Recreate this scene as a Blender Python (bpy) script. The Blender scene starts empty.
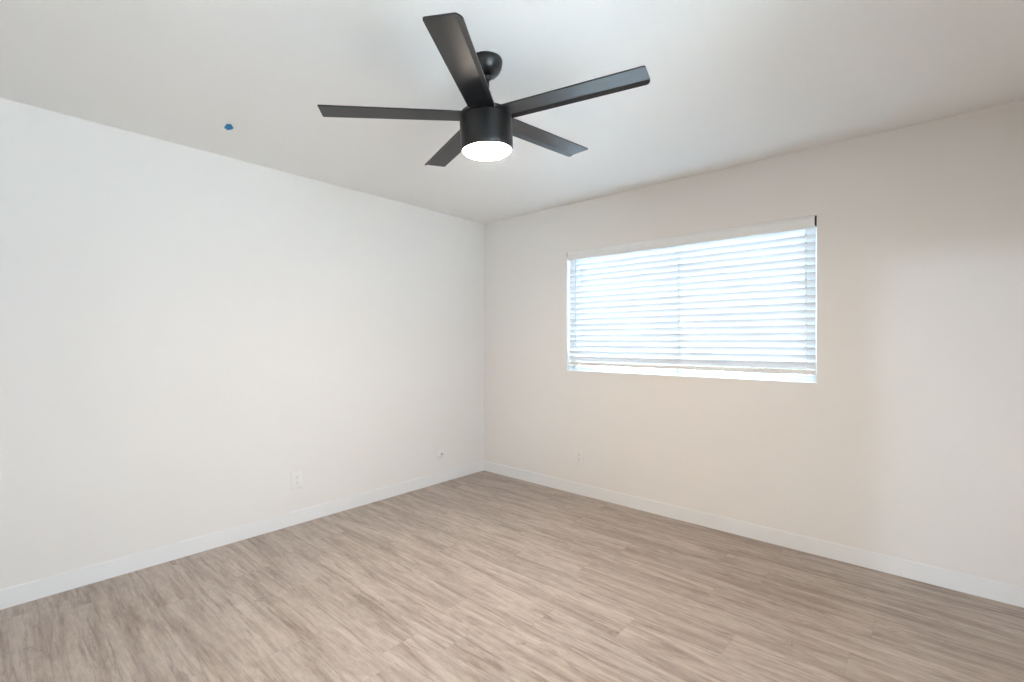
import bpy, bmesh, math, random
from mathutils import Vector, Matrix

C = bpy.context.scene.collection
S = bpy.context.scene
PI = math.pi

# ------------------------------------------------------------------ camera
cd = bpy.data.cameras.new('camera')
cam = bpy.data.objects.new('camera', cd); C.objects.link(cam)
cam.location = (3.3284, -3.3394, 1.2785)
cam.rotation_euler = (PI / 2, 0, math.radians(41.5025))
cd.sensor_width = 36.0
cd.lens = 474.45 * 36.0 / 1024.0
cd.clip_start = 0.02
S.camera = cam

# ------------------------------------------------------------------ world, view
SKY = 7.0
w = bpy.data.worlds.new('daylight'); S.world = w; w.use_nodes = True
bg = w.node_tree.nodes['Background']
bg.inputs['Color'].default_value = (0.58, 0.78, 1.0, 1)
bg.inputs['Strength'].default_value = SKY
S.view_settings.view_transform = 'Standard'
S.view_settings.look = 'None'
S.view_settings.gamma = 1.0
S.view_settings.exposure = 1.48
S.view_settings.use_curve_mapping = False

LAMP = 128.0        # emission strength of the fan's lamp
HALL_FILL = 110.0        # watts of the fill light added in the hall

def portal(name, loc, rot, sx, sy):
    l = bpy.data.lights.new(name, 'AREA'); l.shape = 'RECTANGLE'; l.size = sx; l.size_y = sy
    l.cycles.is_portal = True
    o = bpy.data.objects.new(name, l); C.objects.link(o); o.location = loc; o.rotation_euler = rot
    return o

sl = bpy.data.lights.new('sun', 'SUN'); sl.energy = 30.0; sl.color = (1.0, 0.98, 0.95); sl.angle = math.radians(0.6)
sun = bpy.data.objects.new('sun', sl); C.objects.link(sun); sun.location = (-3, -12, 12)
sun.rotation_euler = Vector((0.16, 0.55, -0.80)).to_track_quat('-Z', 'Y').to_euler()

# room: x 0..RX, y -RY..0, z 0..H
RX, RY, H = 3.95, 3.95, 2.44
WX0, WX1, WZ0, WZ1 = 0.993, 2.812, 1.022, 2.0343       # window in the back wall
TH = 0.14
RW = (-3.20, -1.95, 1.02, 2.05)                          # unseen glazed opening added in the right wall for fill (y0,y1,z0,z1)
DR = (2.77, 3.57, 0.0, 2.03)                             # unseen doorway in the rear wall, jambs set to shape the hall light
portal('daylight_portal_back', ((WX0 + WX1) / 2, TH + 0.02, (WZ0 + WZ1) / 2), (-PI / 2, 0, 0), WX1 - WX0, WZ1 - WZ0)
portal('daylight_portal_right', (RX + TH + 0.02, (RW[0] + RW[1]) / 2, (RW[2] + RW[3]) / 2), (0, PI / 2, 0), RW[3] - RW[2], RW[1] - RW[0])

# ------------------------------------------------------------------ materials
def mat(name, color, rough=0.5, metal=0.0, spec=0.5, emit=None, estr=0.0):
    m = bpy.data.materials.new(name); m.use_nodes = True
    b = m.node_tree.nodes['Principled BSDF']
    b.inputs['Base Color'].default_value = (*color, 1)
    b.inputs['Roughness'].default_value = rough
    b.inputs['Metallic'].default_value = metal
    b.inputs['Specular IOR Level'].default_value = spec
    if emit:
        b.inputs['Emission Color'].default_value = (*emit, 1)
        b.inputs['Emission Strength'].default_value = estr
    return m

def N(m, t, **kw):
    n = m.node_tree.nodes.new(t)
    for k, v in kw.items(): setattr(n, k, v)
    return n
def L(m, a, b): m.node_tree.links.new(a, b)
def math_n(m, op, a, b=None, c=None):
    n = N(m, 'ShaderNodeMath', operation=op)
    for i, v in enumerate((a, b, c)):
        if v is None: continue
        if isinstance(v, (int, float)): n.inputs[i].default_value = v
        else: L(m, v, n.inputs[i])
    return n.outputs[0]

def painted(name, color, rough=0.6, bump=0.05, scale=180, spec=0.3):
    m = mat(name, color, rough, spec=spec)
    b = m.node_tree.nodes['Principled BSDF']
    tc = N(m, 'ShaderNodeTexCoord'); nz = N(m, 'ShaderNodeTexNoise')
    nz.inputs['Scale'].default_value = scale; nz.inputs['Detail'].default_value = 2
    bp = N(m, 'ShaderNodeBump'); bp.inputs['Strength'].default_value = bump; bp.inputs['Distance'].default_value = 0.002
    L(m, tc.outputs['Object'], nz.inputs['Vector']); L(m, nz.outputs['Fac'], bp.inputs['Height'])
    L(m, bp.outputs['Normal'], b.inputs['Normal'])
    return m

M_wall = painted('wall_paint', (0.81, 0.775, 0.738), 0.7)
M_ceil = painted('ceiling_paint', (0.90, 0.88, 0.855), 0.8)
M_trim = painted('trim_paint', (0.82, 0.81, 0.80), 0.35, 0.02, 60, 0.45)
M_vinyl = mat('white_vinyl', (0.85, 0.86, 0.87), 0.35)
M_plast = mat('white_plastic', (0.82, 0.80, 0.77), 0.35)
M_slot = mat('dark_slot', (0.13, 0.125, 0.12), 0.6)
M_black = mat('satin_black_metal', (0.009, 0.009, 0.009), 0.33, spec=0.4)
M_blade = mat('satin_black_blade', (0.007, 0.009, 0.012), 0.35, spec=0.62)
M_chrome = mat('brushed_steel', (0.7, 0.7, 0.7), 0.25, 1.0)
M_rail = mat('off_white_rail', (0.80, 0.79, 0.78), 0.45)
M_gap_shade = mat('dark_grey_gap_shade', (0.06, 0.06, 0.06), 0.5)
M_lamp = mat('opal_diffuser', (0.9, 0.9, 0.9), 0.4, emit=(1.0, 0.86, 0.70), estr=LAMP)
M_cord = mat('ladder_cord', (0.40, 0.42, 0.44), 0.8)
M_wand = mat('clear_grey_wand', (0.55, 0.60, 0.65), 0.2)
M_leaf = mat('leaf_green', (0.06, 0.12, 0.04), 0.5)
M_bark = mat('bark_brown', (0.10, 0.07, 0.05), 0.9)
M_ground = painted('outdoor_concrete', (0.46, 0.50, 0.55), 0.9, 0.2, 20)
M_bounce_ground = painted('pale_bounce_ground', (0.64, 0.67, 0.70), 0.9, 0.2, 20)
M_tape = mat('blue_tape', (0.012, 0.20, 0.42), 0.5)

def slat_mat():
    m = bpy.data.materials.new('translucent_white_slat'); m.use_nodes = True
    nt = m.node_tree; nt.nodes.clear()
    out = N(m, 'ShaderNodeOutputMaterial'); mx = N(m, 'ShaderNodeMixShader'); mx.inputs[0].default_value = 0.14
    p = N(m, 'ShaderNodeBsdfPrincipled'); p.inputs['Base Color'].default_value = (0.88, 0.90, 0.92, 1); p.inputs['Roughness'].default_value = 0.35
    t = N(m, 'ShaderNodeBsdfTranslucent'); t.inputs['Color'].default_value = (0.80, 0.86, 0.90, 1)
    L(m, p.outputs[0], mx.inputs[1]); L(m, t.outputs[0], mx.inputs[2]); L(m, mx.outputs[0], out.inputs[0])
    return m
M_slat = slat_mat()

def glass_mat():
    m = bpy.data.materials.new('window_glass'); m.use_nodes = True
    nt = m.node_tree; nt.nodes.clear()
    out = N(m, 'ShaderNodeOutputMaterial'); mx = N(m, 'ShaderNodeMixShader')
    fr = N(m, 'ShaderNodeFresnel'); fr.inputs[0].default_value = 1.45
    t = N(m, 'ShaderNodeBsdfTransparent'); t.inputs[0].default_value = (0.96, 0.98, 0.97, 1)
    g = N(m, 'ShaderNodeBsdfGlossy'); g.inputs['Roughness'].default_value = 0.02
    L(m, fr.outputs[0], mx.inputs[0]); L(m, t.outputs[0], mx.inputs[1]); L(m, g.outputs[0], mx.inputs[2]); L(m, mx.outputs[0], out.inputs[0])
    return m
M_glass = glass_mat()

def floor_mat():
    m = mat('grey_oak_vinyl_plank', (0.4, 0.34, 0.29), 0.42, spec=0.35)
    b = m.node_tree.nodes['Principled BSDF']
    tc = N(m, 'ShaderNodeTexCoord'); sp = N(m, 'ShaderNodeSeparateXYZ'); L(m, tc.outputs['Object'], sp.inputs[0])
    X, Y = sp.outputs[0], sp.outputs[1]
    PW, PL = 0.182, 1.22
    v = math_n(m, 'DIVIDE', math_n(m, 'ADD', Y, 20 * PW + 0.05), PW)
    row = math_n(m, 'FLOOR', v); fv = math_n(m, 'FRACT', v)
    wn = N(m, 'ShaderNodeTexWhiteNoise', noise_dimensions='1D'); L(m, row, wn.inputs['W'])
    u = math_n(m, 'ADD', math_n(m, 'DIVIDE', X, PL), math_n(m, 'ADD', wn.outputs['Value'], 10))
    col = math_n(m, 'FLOOR', u); fu = math_n(m, 'FRACT', u)
    cid = N(m, 'ShaderNodeCombineXYZ'); L(m, row, cid.inputs[0]); L(m, col, cid.inputs[1])
    w2 = N(m, 'ShaderNodeTexWhiteNoise', noise_dimensions='2D'); L(m, cid.outputs[0], w2.inputs['Vector'])
    tint = w2.outputs['Value']
    # per-plank shifted coordinates
    sh = math_n(m, 'MULTIPLY', tint, 37.0)
    def stretched(sx, sy):
        c = N(m, 'ShaderNodeCombineXYZ')
        L(m, math_n(m, 'MULTIPLY', math_n(m, 'ADD', X, sh), sx), c.inputs[0])
        L(m, math_n(m, 'MULTIPLY', Y, sy), c.inputs[1]); L(m, sh, c.inputs[2])
        return c.outputs[0]
    def noise(vec, scale, det, rough=0.55, dist=0.0):
        n = N(m, 'ShaderNodeTexNoise'); L(m, vec, n.inputs['Vector'])
        n.inputs['Scale'].default_value = scale; n.inputs['Detail'].default_value = det
        n.inputs['Roughness'].default_value = rough; n.inputs['Distortion'].default_value = dist
        return n.outputs['Fac']
    def ramp(fac, pts):
        r = N(m, 'ShaderNodeValToRGB'); L(m, fac, r.inputs[0])
        e = r.color_ramp.elements
        while len(e) < len(pts): e.new(0.5)
        for i, (p, c) in enumerate(pts):
            e[i].position = p; e[i].color = (*c, 1) if isinstance(c, tuple) else (c, c, c, 1)
        return r.outputs['Color']
    def mixc(fac, a, bb, mode='MIX'):
        n = N(m, 'ShaderNodeMix', data_type='RGBA', blend_type=mode)
        if isinstance(fac, float): n.inputs[0].default_value = fac
        else: L(m, fac, n.inputs[0])
        for s_, val in ((6, a), (7, bb)):
            if isinstance(val, tuple): n.inputs[s_].default_value = (*val, 1)
            else: L(m, val, n.inputs[s_])
        return n.outputs[2]
    cloud = noise(stretched(1.3, 13.0), 1.0, 7, 0.68, 0.9)
    base = ramp(cloud, [(0.28, (0.250, 0.197, 0.160)), (0.43, (0.362, 0.297, 0.252)), (0.55, (0.440, 0.371, 0.322)), (0.72, (0.490, 0.423, 0.375))])
    fine = noise(stretched(5, 75), 1.0, 5, 0.6, 0.2)
    base = mixc(0.6, base, ramp(fine, [(0.28, 0.72), (0.5, 0.97), (0.72, 1.12)]), 'MULTIPLY')
    streak = noise(stretched(2.2, 34), 1.0, 6, 0.72, 1.0)
    base = mixc(math_n(m, 'MULTIPLY', ramp(streak, [(0.33, 1.0), (0.48, 0.0)]), 0.62), base, (0.17, 0.125, 0.095))
    knot = noise(stretched(3.0, 15), 1.0, 6, 0.75, 1.8)
    base = mixc(math_n(m, 'MULTIPLY', ramp(knot, [(0.27, 1.0), (0.33, 0.0)]), 0.75), base, (0.12, 0.09, 0.07))
    base = mixc(1.0, base, ramp(noise(stretched(16, 48), 1.0, 4, 0.65), [(0.3, 0.88), (0.7, 1.10)]), 'MULTIPLY')
    vein = noise(stretched(1.6, 7.0), 1.0, 5, 0.62, 1.6)
    band = math_n(m, 'LESS_THAN', math_n(m, 'ABSOLUTE', math_n(m, 'SUBTRACT', vein, 0.5)), 0.006)
    gate = noise(stretched(2.6, 5.0), 1.3, 3, 0.6, 0.0)
    base = mixc(math_n(m, 'MULTIPLY', math_n(m, 'MULTIPLY', band, ramp(gate, [(0.52, 0.0), (0.62, 1.0)])), 0.45), base, (0.13, 0.10, 0.08))
    base = mixc(1.0, base, ramp(tint, [(0.0, 0.95), (1.0, 1.05)]), 'MULTIPLY')
    # seams
    ev = math_n(m, 'MULTIPLY', math_n(m, 'MINIMUM', fv, math_n(m, 'SUBTRACT', 1.0, fv)), PW)
    eu = math_n(m, 'MULTIPLY', math_n(m, 'MINIMUM', fu, math_n(m, 'SUBTRACT', 1.0, fu)), PL)
    e = math_n(m, 'MINIMUM', ev, eu)
    seam = math_n(m, 'LESS_THAN', e, 0.0008)
    base = mixc(math_n(m, 'MULTIPLY', seam, 0.35), base, (0.12, 0.09, 0.07))
    L(m, base, b.inputs['Base Color'])
    bp = N(m, 'ShaderNodeBump'); bp.inputs['Strength'].default_value = 0.12; bp.inputs['Distance'].default_value = 0.002
    L(m, math_n(m, 'SUBTRACT', fine, math_n(m, 'MULTIPLY', seam, 0.6)), bp.inputs['Height'])
    L(m, bp.outputs['Normal'], b.inputs['Normal'])
    return m
M_floor = floor_mat()

# ------------------------------------------------------------------ mesh helpers
def obj(name, bm, m, parent=None, smooth=False, loc=None):
    me = bpy.data.meshes.new(name)
    bmesh.ops.recalc_face_normals(bm, faces=bm.faces[:])
    bm.to_mesh(me); bm.free()
    me.materials.append(m)
    if smooth:
        for p in me.polygons: p.use_smooth = True
        me.set_sharp_from_angle(angle=math.radians(35))
    o = bpy.data.objects.new(name, me); C.objects.link(o)
    if parent: o.parent = parent
    if loc: o.location = loc
    return o

def box(bm, x0, x1, y0, y1, z0, z1, bev=0.0, seg=2):
    r = bmesh.ops.create_cube(bm, size=1.0)
    vs = r['verts']
    for v in vs:
        v.co = Vector((x0 + (v.co.x + .5) * (x1 - x0), y0 + (v.co.y + .5) * (y1 - y0), z0 + (v.co.z + .5) * (z1 - z0)))
    if bev:
        es = {e for v in vs for e in v.link_edges}
        bmesh.ops.bevel(bm, geom=list(es), offset=bev, segments=seg, affect='EDGES', profile=0.5)
    return bm

def lathe(bm, prof, seg=64, cx=0, cy=0, axis='z'):
    """prof: list of (r, h); closed at ends where r == 0"""
    rings = []
    for r, h in prof:
        if r < 1e-6:
            rings.append([bm.verts.new((cx, cy, h))])
        else:
            rings.append([bm.verts.new((cx + r * math.cos(2 * PI * k / seg), cy + r * math.sin(2 * PI * k / seg), h)) for k in range(seg)])
    for a, b in zip(rings, rings[1:]):
        for k in range(seg):
            k2 = (k + 1) % seg
            if len(a) == 1 and len(b) == 1: continue
            if len(a) == 1: bm.faces.new((a[0], b[k], b[k2]))
            elif len(b) == 1: bm.faces.new((a[k], a[k2], b[0]))
            else: bm.faces.new((a[k], a[k2], b[k2], b[k]))
    return bm

def empty(name, loc, label=None, cat=None, group=None, kind=None, rot=None):
    o = bpy.data.objects.new(name, None); C.objects.link(o); o.location = loc
    o.empty_display_size = 0.1
    if rot: o.rotation_euler = rot
    if label: o['label'] = label
    if cat: o['category'] = cat
    if group: o['group'] = group
    if kind: o['kind'] = kind
    return o

def struct(name, bm, m, parent=None):
    o = obj(name, bm, m, parent)
    if parent is None: o['kind'] = 'structure'
    return o

# ------------------------------------------------------------------ room shell
HY = 4.2      # depth of the hall beyond the doorway
bm = bmesh.new(); box(bm, -TH, RX + TH, -RY - TH, TH, -0.1, 0); struct('floor', bm, M_floor)
bm = bmesh.new(); box(bm, -TH, RX + TH, -RY - TH, TH, H, H + 0.12); struct('ceiling', bm, M_ceil)
bm = bmesh.new(); box(bm, -TH, 0, -RY - TH, TH, 0, H); struct('wall_left', bm, M_wall)
def holed(bm, x0, x1, y0, y1, holes):
    """wall along x with rectangular holes (x0,x1,z0,z1), sorted by x"""
    x = x0
    for (a, b, c, d) in holes:
        box(bm, x, a, y0, y1, 0, H)
        if c > 0: box(bm, a, b, y0, y1, 0, c)
        box(bm, a, b, y0, y1, d, H)
        x = b
    box(bm, x, x1, y0, y1, 0, H)
    bmesh.ops.remove_doubles(bm, verts=bm.verts[:], dist=1e-5)
    return bm
struct('wall_back', holed(bmesh.new(), 0, RX, 0, TH, [(WX0, WX1, WZ0, WZ1)]), M_wall)
struct('wall_front', holed(bmesh.new(), 0, RX, -RY - TH, -RY, [DR]), M_wall)
bm = holed(bmesh.new(), 0, RY, 0, TH, [(-RW[1], -RW[0], RW[2], RW[3])])
for v in bm.verts: v.co = Vector((RX + v.co.y, -v.co.x, v.co.z))
struct('wall_right', bm, M_wall)

# hall added behind the doorway, out of the picture, to hold the fill light
hy0, hy1 = -RY - TH, -RY - TH - HY
bm = bmesh.new()
box(bm, 1.2 + 1.15, RX + TH, hy1, hy0, -0.1, 0)
struct('floor_hall', bm, M_floor)
bm = bmesh.new(); box(bm, 2.35, RX + TH, hy1, hy0, H, H + .12); struct('ceiling_hall', bm, M_ceil)
bm = bmesh.new(); box(bm, 2.35, 2.45, hy1, hy0, 0, H); struct('wall_hall_left', bm, M_wall)
bm = bmesh.new(); box(bm, 3.85, RX + TH, hy1, hy0, 0, H); struct('wall_hall_right', bm, M_wall)
bm = bmesh.new(); box(bm, 2.35, RX + TH, hy1 - .1, hy1, 0, H); struct('wall_hall_end', bm, M_wall)

# baseboards with an eased top edge
BH, BT = 0.095, 0.012
def baseboard(name, x0, x1, y0, y1):
    bm = bmesh.new(); box(bm, x0, x1, y0, y1, 0.0, BH)
    es = [e for e in bm.edges if all(abs(v.co.z - BH) < 1e-6 for v in e.verts)]
    bmesh.ops.bevel(bm, geom=es, offset=0.004, segments=2, affect='EDGES')
    struct(name, bm, M_trim)
baseboard('baseboard_left', 0, BT, -RY, 0)
baseboard('baseboard_back', BT, RX - BT, -BT, 0)
baseboard('baseboard_right', RX - BT, RX, -RY, 0)
baseboard('baseboard_front', BT, DR[0] - 0.06, -RY, -RY + BT)

# ------------------------------------------------------------------ windows
def sliding_window(name, x0, x1, z0, z1, yin, yout, kind='structure'):
    """vinyl slider between yin (room side) and yout"""
    root = empty(name, ((x0 + x1) / 2, (yin + yout) / 2, z0), kind=kind)
    ox, oy, oz = root.location
    s = 1 if yout > yin else -1
    ya, yb = sorted((yin, yout))
    def b(bm, a, bb, c, d, e, f, bev=0.002): box(bm, a - ox, bb - ox, c - oy, d - oy, e - oz, f - oz, bev)
    fw = 0.024
    bm = bmesh.new()
    b(bm, x0, x0 + fw, ya, yb, z0, z1); b(bm, x1 - fw, x1, ya, yb, z0, z1)
    b(bm, x0 + fw, x1 - fw, ya, yb, z0, z0 + fw); b(bm, x0 + fw, x1 - fw, ya, yb, z1 - fw, z1)
    obj('frame', bm, M_vinyl, root)
    xm = (x0 + x1) / 2; ym = (ya + yb) / 2
    sw = 0.018
    for (a, c, y0, y1) in ((x0 + fw, xm + sw / 2, ya + .006, ym - .001), (xm - sw / 2, x1 - fw, ym + .001, yb - .006)):
        bm = bmesh.new()
        b(bm, a, a + sw, y0, y1, z0 + fw, z1 - fw); b(bm, c - sw, c, y0, y1, z0 + fw, z1 - fw)
        b(bm, a + sw, c - sw, y0, y1, z0 + fw, z0 + fw + sw); b(bm, a + sw, c - sw, y0, y1, z1 - fw - sw, z1 - fw)
        sash = obj('sash', bm, M_vinyl, root)
        bm = bmesh.new(); yc = (y0 + y1) / 2
        b(bm, a + sw, c - sw, yc - .002, yc + .002, z0 + fw + sw, z1 - fw - sw, 0)
        obj('pane', bm, M_glass, sash)
    return root
sliding_window('window_1', WX0, WX1, WZ0, WZ1, TH - 0.045, TH + 0.005)
w2 = sliding_window('fill_window', RW[0], RW[1], RW[2], RW[3], TH - 0.045, TH + 0.005)  # unseen window, added to let daylight onto the left wall and ceiling
w2.location = (RX + TH - 0.02, (RW[0] + RW[1]) / 2, RW[2]); w2.rotation_euler = (0, 0, -PI / 2)
# painted sill board lining the bottom of the opening
bm = bmesh.new(); box(bm, WX0, WX1, -0.004, TH - 0.045, WZ0, WZ0 + 0.006, 0.002)
struct('trim_1', bm, M_trim)

# ------------------------------------------------------------------ venetian blind
bx0, bx1 = WX0 + 0.010, WX1 - 0.006
BY = 0.034                                   # centre plane of the slats
blind = empty('venetian_blind', ((bx0 + bx1) / 2, BY, WZ1), 'white horizontal slat blind lowered over the window above the outlet', 'blind')
ox, oy, oz = blind.location
def bb(bm, a, b_, c, d, e, f, bev=0.001): box(bm, a - ox, b_ - ox, c - oy, d - oy, e - oz, f - oz, bev)
bm = bmesh.new(); bb(bm, bx0 + .004, bx1 - .012, BY - .008, BY + .040, WZ1 - .050, WZ1 - .006, .002); obj('headrail', bm, M_vinyl, blind)
# valance: face board with moulded lips
bm = bmesh.new()
prof = [(-.032, 0.0), (-.032, -.012), (-.030, -.014), (-.030, -.056), (-.032, -.058), (-.032, -.070), (-.022, -.070), (-.022, 0.0)]
va, vb = bx0 + .001 - ox, bx1 - 0.006 - ox
A = [bm.verts.new((va, y, z - .001)) for y, z in prof]; B = [bm.verts.new((vb, y, z - .001)) for y, z in prof]
for k in range(len(prof)): bm.faces.new((A[k], A[(k + 1) % 8], B[(k + 1) % 8], B[k]))
bm.faces.new(A); bm.faces.new(B[::-1])
obj('valance', bm, M_trim, blind)
bm = bmesh.new(); bb(bm, bx1 - .010, WX1 - .001, BY - .016, BY + .042, WZ1 - .056, WZ1 - .002, .001); obj('gap_shade_block', bm, M_gap_shade, blind)  # dark block added behind the valance-end gap to stand in for its shade
PITCH, SW, TILT = 0.0456, 0.0500, -math.radians(65)
zrail = 1.0885
ns = 19
ztop = zrail + .017 + PITCH * (ns - .5)
bm = bmesh.new()
random.seed(4)
for i in range(ns):
    zc = ztop - i * PITCH
    t = TILT + random.uniform(-1, 1) * math.radians(1.6)
    rows = []
    n = 6
    sag = [0.0, 0.0]
    for xx in (bx0 + .003, bx1 - .003):
        up, dn = [], []
        for k in range(n + 1):
            q = k / n - .5                       # -.5 room side .. .5 outside
            crown = 0.0032 * (1 - 4 * q * q)
            # local (a along width, c crown): room-side edge down
            a = q * SW
            y = a * math.cos(t) - crown * math.sin(t); z = a * math.sin(t) + crown * math.cos(t)
            up.append((xx - ox, y, zc + z - oz))
            y2 = a * math.cos(t) - (crown - .0025) * math.sin(t); z2 = a * math.sin(t) + (crown - .0025) * math.cos(t)
            dn.append((xx - ox, y2, zc + z2 - oz))
        rows.append([bm.verts.new(p) for p in up + dn[::-1]])
    m_ = len(rows[0])
    for k in range(m_): bm.faces.new((rows[0][k], rows[0][(k + 1) % m_], rows[1][(k + 1) % m_], rows[1][k]))
    for r_ in rows:
        h = m_ // 2
        for k in range(h - 1): bm.faces.new((r_[k], r_[k + 1], r_[m_ - 2 - k], r_[m_ - 1 - k]))
obj('slat_panel', bm, M_slat, blind, smooth=True)
bm = bmesh.new(); bb(bm, bx0 + .003, bx1 - .003, BY - .016, BY + .012, zrail - .015, zrail + .015, .003); obj('bottom_rail', bm, M_rail, blind)
for xx in (bx0 + 0.12, (bx0 + bx1) / 2 + .052, bx1 - 0.055):
    bm = bmesh.new()
    for yy in (-.013, .013):
        bb(bm, xx - .0007, xx + .0007, BY + yy - .0006, BY + yy + .0006, zrail + .005, WZ1 - .05, 0)
    nf = len(bm.faces)
    for i in range(ns):
        zc = ztop - i * PITCH + SW / 2 * math.sin(abs(TILT))
        bb(bm, xx - .004, xx + .004, BY - .014, BY + .013, zc + .0005, zc + .0035, 0)
    for q, fc in enumerate(bm.faces): fc.material_index = int(q >= nf)
    lad = obj('ladder_cord', bm, M_slat, blind); lad.data.materials.append(M_cord)
bm = bmesh.new()
lathe(bm, [(0, -.74), (.0035, -.738), (.0042, -.71), (.0030, -.67), (.0030, -.02), (.002, -.01), (0, -.008)], 12)
wand = obj('tilt_wand', bm, M_wand, blind, smooth=True)
wand.location = (bx0 + 0.080 - ox, BY - .027 - oy, WZ1 - .055 - oz)

# ------------------------------------------------------------------ ceiling fan
FX, FY = 1.9460, -1.938
fan = empty('ceiling_fan', (FX, FY, H), 'black five-blade ceiling fan with a lit round lamp', 'ceiling fan')
bm = bmesh.new()
lathe(bm, [(0, 0), (.066, 0), (.067, -.004), (.067, -.012), (.064, -.030), (.056, -.047), (.044, -.060), (.030, -.067), (.026, -.068), (.024, -.064), (0, -.064)], 64)
obj('canopy', bm, M_black, fan, smooth=True)
bm = bmesh.new()
lathe(bm, [(0, -.050), (.014, -.054), (.021, -.064), (.022, -.072), (.018, -.080), (.0125, -.084), (.0125, -.175), (0, -.175)], 32)
obj('downrod', bm, M_black, fan, smooth=True)
ROTZ = 2.212 - H
# blades and motor hang together, leaning very slightly off the vertical
tiltq = Vector((0, 0, 1)).rotation_difference(Vector((-.0070, -.0560, 1)).normalized())
def tilt(o):
    o.rotation_mode = 'QUATERNION'; o.rotation_quaternion = tiltq; o.location = (0, 0, ROTZ)
bm = bmesh.new()
lathe(bm, [(0, .098), (.020, .098), (.026, .092), (.028, .060), (.034, .040), (.060, .019), (.094, .013), (.104, .007), (.107, .000), (.107, -.009), (.1045, -.011), (.1045, -.014), (.1080, -.016),
           (.1080, -.122), (.1070, -.134), (.1045, -.142), (.101, -.145), (.100, -.137), (0, -.137)], 96)
mh = obj('motor_housing', bm, M_black, fan, smooth=True); tilt(mh); mh.location = (-.002, -.002, ROTZ)
bm = bmesh.new()
lathe(bm, [(0, -.138), (.0995, -.138), (.0995, -.144), (.096, -.149), (.085, -.155), (.062, -.160), (.034, -.163), (0, -.164)], 96)
ld = obj('light_diffuser', bm, M_lamp, fan, smooth=True); tilt(ld); ld.location = (-.002, -.002, ROTZ)

def blade_bm():
    """blade along +x, bent lip on the +y edge"""
    bm = bmesh.new()
    R0, R1 = 0.085, 0.654
    w0, w1 = 0.054, 0.058
    th = 0.0055
    # outline of columns: at each station, y from -w..w-lip flat then lip bent down
    xs = [R0 + (R1 - R0) * k / 24 for k in range(23)]
    rc1, rc2 = 0.016, 0.008                      # corner radii: lip side, other side
    st = [(x, None) for x in xs]
    for k in range(0, 9): st.append((R1 - rc1 * (1 - math.sin(PI / 2 * k / 8)), None))
    lip, ang = 0.020, math.radians(24)
    grid_t, grid_b = [], []
    for x, _ in st:
        w = w0 + (w1 - w0) * (x - R0) / (R1 - R0)
        d1 = max(0.0, x - (R1 - rc1)); d2 = max(0.0, x - (R1 - rc2))
        yp = w - (rc1 - math.sqrt(max(0, rc1 ** 2 - d1 ** 2)))
        ym = -w + (rc2 - math.sqrt(max(0, rc2 ** 2 - d2 ** 2)))
        fold = w - lip
        ys = [ym + (min(fold, yp) - ym) * k / 4 for k in range(5)]
        ys += [min(fold, yp) + (yp - min(fold, yp)) * k / 2 for k in (1, 2)]
        top, bot = [], []
        for y in ys:
            dz = -max(0.0, y - fold) * math.tan(ang)
            e = 0.0
            top.append(bm.verts.new((x, y, dz + th / 2))); bot.append(bm.verts.new((x, y, dz - th / 2)))
        grid_t.append(top); grid_b.append(bot)
    n, k_ = len(st), len(grid_t[0])
    for i in range(n - 1):
        for j in range(k_ - 1):
            bm.faces.new((grid_t[i][j], grid_t[i + 1][j], grid_t[i + 1][j + 1], grid_t[i][j + 1]))
            bm.faces.new((grid_b[i][j], grid_b[i][j + 1], grid_b[i + 1][j + 1], grid_b[i + 1][j]))
        for j in (0, k_ - 1):
            bm.faces.new((grid_t[i][j], grid_b[i][j], grid_b[i + 1][j], grid_t[i + 1][j]))
    for i in (0, n - 1):
        for j in range(k_ - 1):
            bm.faces.new((grid_t[i][j], grid_t[i][j + 1], grid_b[i][j + 1], grid_b[i][j]))
    return bm
first = obj('blade', blade_bm(), M_blade, fan)
for k in range(5):
    o = first if k == 0 else first.copy()
    if k: C.objects.link(o); o.parent = fan
    o.rotation_mode = 'QUATERNION'
    o.rotation_quaternion = tiltq @ Matrix.Rotation(math.radians(-56.3 + 72 * k), 3, 'Z').to_quaternion()
    o.location = (0, 0, ROTZ)

# ------------------------------------------------------------------ outlets
def plate_bm(w_, h_, t_):
    bm = bmesh.new(); box(bm, -w_ / 2, w_ / 2, 0, t_, -h_ / 2, h_ / 2, 0.003, 3)
    return bm
def outlet(loc, rz, label):
    """local +y points into the room"""
    r = empty('wall_outlet', loc, label, 'outlet', rot=(0, 0, rz))
    obj('cover_plate', plate_bm(0.078, 0.122, 0.006), M_plast, r, smooth=True)
    for s in (-1, 1):
        bm = bmesh.new()
        # rounded receptacle face
        pts = []
        for k in range(32):
            a = 2 * PI * k / 32
            x = .0172 * math.cos(a); z = max(-.0142, min(.0142, .0172 * math.sin(a)))
            pts.append((x, z))
        A = [bm.verts.new((x, .005, z)) for x, z in pts]; B = [bm.verts.new((x * .97, .0078, z * .97)) for x, z in pts]
        for k in range(32): bm.faces.new((A[k], A[(k + 1) % 32], B[(k + 1) % 32], B[k]))
        bm.faces.new(B)
        f = obj('receptacle', bm, M_plast, r, loc=(0, 0, s * .0195))
        bm = bmesh.new()
        box(bm, -.0075, -.0052, .0072, .0081, .0005, .0095); box(bm, .0052, .0075, .0072, .0081, .0015, .0085)
        lathe(bm, [(0, 0), (.0026, 0), (.0026, .0009), (0, .0009)], 12)
        for v in bm.verts:
            if abs(v.co.z) < .001 and abs(v.co.x) < .003 and abs(v.co.y) < .003:
                v.co = Vector((v.co.x, .0072 + v.co.z, -.0065 + v.co.y))
        obj('slots', bm, M_slot, f)
    bm = bmesh.new(); lathe(bm, [(0, .0078), (.002, .0076), (.0032, .006), (.0032, .005), (0, .005)], 16)
    for v in bm.verts: v.co = Vector((v.co.x, v.co.z, v.co.y))
    obj('screw', bm, M_plast, r, smooth=True)
    return r
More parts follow.
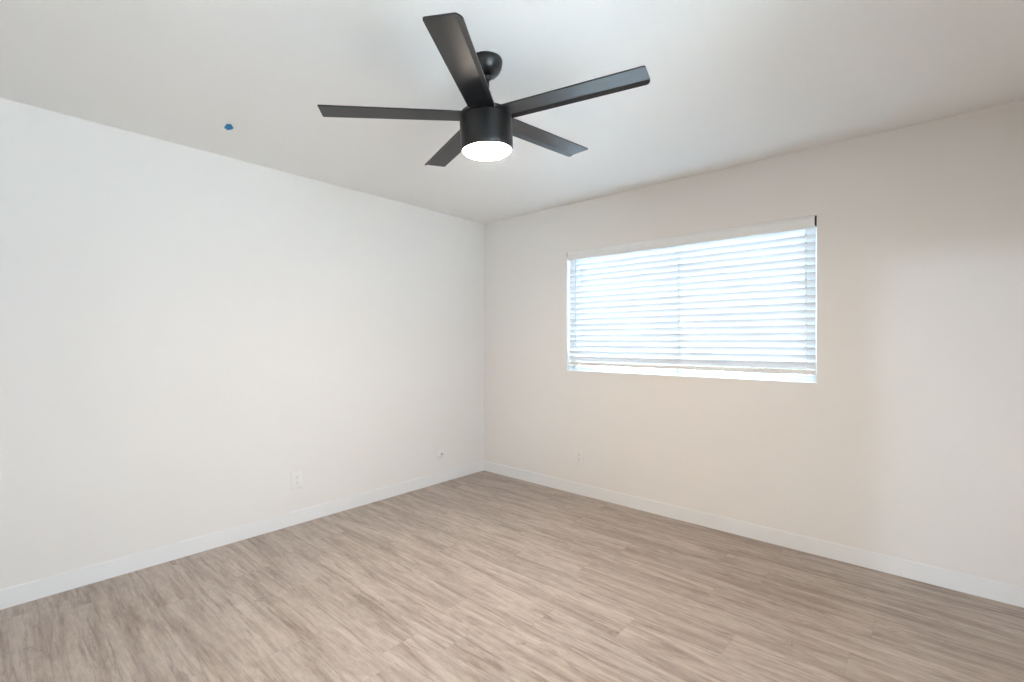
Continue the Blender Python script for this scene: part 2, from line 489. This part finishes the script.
outlet((0, -1.852, 0.307), -PI / 2, 'white duplex outlet low on the left wall')
outlet((1.1257, 0, 0.3115), PI, 'white duplex outlet low on the window wall, below the blind')
# small round cable jack near the corner
r = empty('cable_jack', (0, -0.548, 0.258), 'small round white cable jack low on the left wall near the corner', 'cable jack', rot=(0, 0, -PI / 2))
bm = bmesh.new(); lathe(bm, [(0, 0), (.037, 0), (.037, .003), (.034, .006), (.016, .008), (.014, .0085), (0, .0085)], 48)
for v in bm.verts: v.co = Vector((v.co.x, v.co.z, v.co.y))
obj('cover_plate', bm, M_plast, r, smooth=True)
bm = bmesh.new(); lathe(bm, [(0, .008), (.0075, .008), (.0075, .012), (.0048, .012), (.0048, .022), (.0030, .022), (.0030, .015), (0, .015)], 24)
for v in bm.verts: v.co = Vector((v.co.x, v.co.z, v.co.y))
obj('connector', bm, M_chrome, r, smooth=True)

# ------------------------------------------------------------------ crumpled blue tape on the ceiling
random.seed(11)
bm = bmesh.new()
bmesh.ops.create_icosphere(bm, subdivisions=3, radius=1.0)
for v in bm.verts:
    c = v.co
    d = 1 + .22 * math.sin(5 * c.x + 2 * c.y) * math.cos(4 * c.y - 3 * c.z) + random.uniform(-.09, .09)
    v.co = Vector((c.x * .022 * d, c.y * .011 * d, min(0.0, -.014 + c.z * .016 * d)))
tape = obj('tape_wad', bm, M_tape)
tape.location = (0.507, -2.441, H); tape.rotation_euler = (0, 0, math.radians(35))
tape['label'] = 'small crumpled wad of blue tape stuck to the ceiling'; tape['category'] = 'tape'

# ------------------------------------------------------------------ outdoors
bm = bmesh.new(); box(bm, -14, 16, TH + .002, 22, -0.25, -0.15); struct('ground_back', bm, M_ground)
bm = bmesh.new(); box(bm, RX + TH + .002, 22, -16, TH, -0.25, -0.15); struct('ground_right', bm, M_bounce_ground)  # unseen ground, kept pale to bounce light up through the added window

def shrub(loc, rx, ry, z0, z1, nleaf, seed, label):
    random.seed(seed)
    root = empty('leafy_shrub', loc, label, 'shrub')
    bm = bmesh.new()
    for k in range(nleaf):
        while True:
            p = Vector((random.uniform(-1, 1), random.uniform(-1, 1), random.uniform(-1, 1)))
            if .25 < p.length < 1: break
        c = Vector((p.x * rx, p.y * ry, (z0 + z1) / 2 + p.z * (z1 - z0) / 2))
        q = Matrix.Rotation(random.uniform(0, 2 * PI), 3, 'Z') @ Matrix.Rotation(random.uniform(-1.2, 1.2), 3, 'X')
        l, w_ = random.uniform(.05, .09), random.uniform(.018, .03)
        pts = [(0, 0, 0), (l * .35, w_, .006), (l * .75, w_ * .7, .004), (l, 0, -.004), (l * .75, -w_ * .7, .004), (l * .35, -w_, .006)]
        vs = [bm.verts.new(c + q @ Vector(a)) for a in pts]
        bm.faces.new((vs[0], vs[1], vs[2], vs[3])); bm.faces.new((vs[0], vs[3], vs[4], vs[5]))
    obj('foliage', bm, M_leaf, root)
    bm = bmesh.new()
    for k in range(7):
        a = 2 * PI * k / 7 + random.uniform(-.3, .3); top = Vector((math.cos(a) * rx * .6, math.sin(a) * ry * .6, z0 + (z1 - z0) * random.uniform(.5, .9)))
        n = 5; prev = None
        for j in range(n + 1):
            f = j / n; c = Vector((top.x * f ** 1.5, top.y * f ** 1.5, top.z * f)); rr = .022 * (1 - f * .8)
            ring = [bm.verts.new(c + Vector((rr * math.cos(b), rr * math.sin(b), 0))) for b in [2 * PI * i / 6 for i in range(6)]]
            if prev:
                for i in range(6): bm.faces.new((prev[i], prev[(i + 1) % 6], ring[(i + 1) % 6], ring[i]))
            prev = ring
    obj('stem', bm, M_bark, root)
shrub((1.90, 2.2, -0.15), .75, .5, .5, 2.0, 2400, 3, 'leafy green shrub outside, glimpsed through the right half of the blind')

# ------------------------------------------------------------------ cool light added beyond the doorway (off camera) to brighten the back wall's right end
ll = bpy.data.lights.new('hall_fill_light', 'POINT'); ll.energy = HALL_FILL; ll.color = (0.62, 0.80, 1.0); ll.shadow_soft_size = 0.08
o = bpy.data.objects.new('hall_fill_light', ll); C.objects.link(o); o.location = (2.53, -7.0, 2.24)
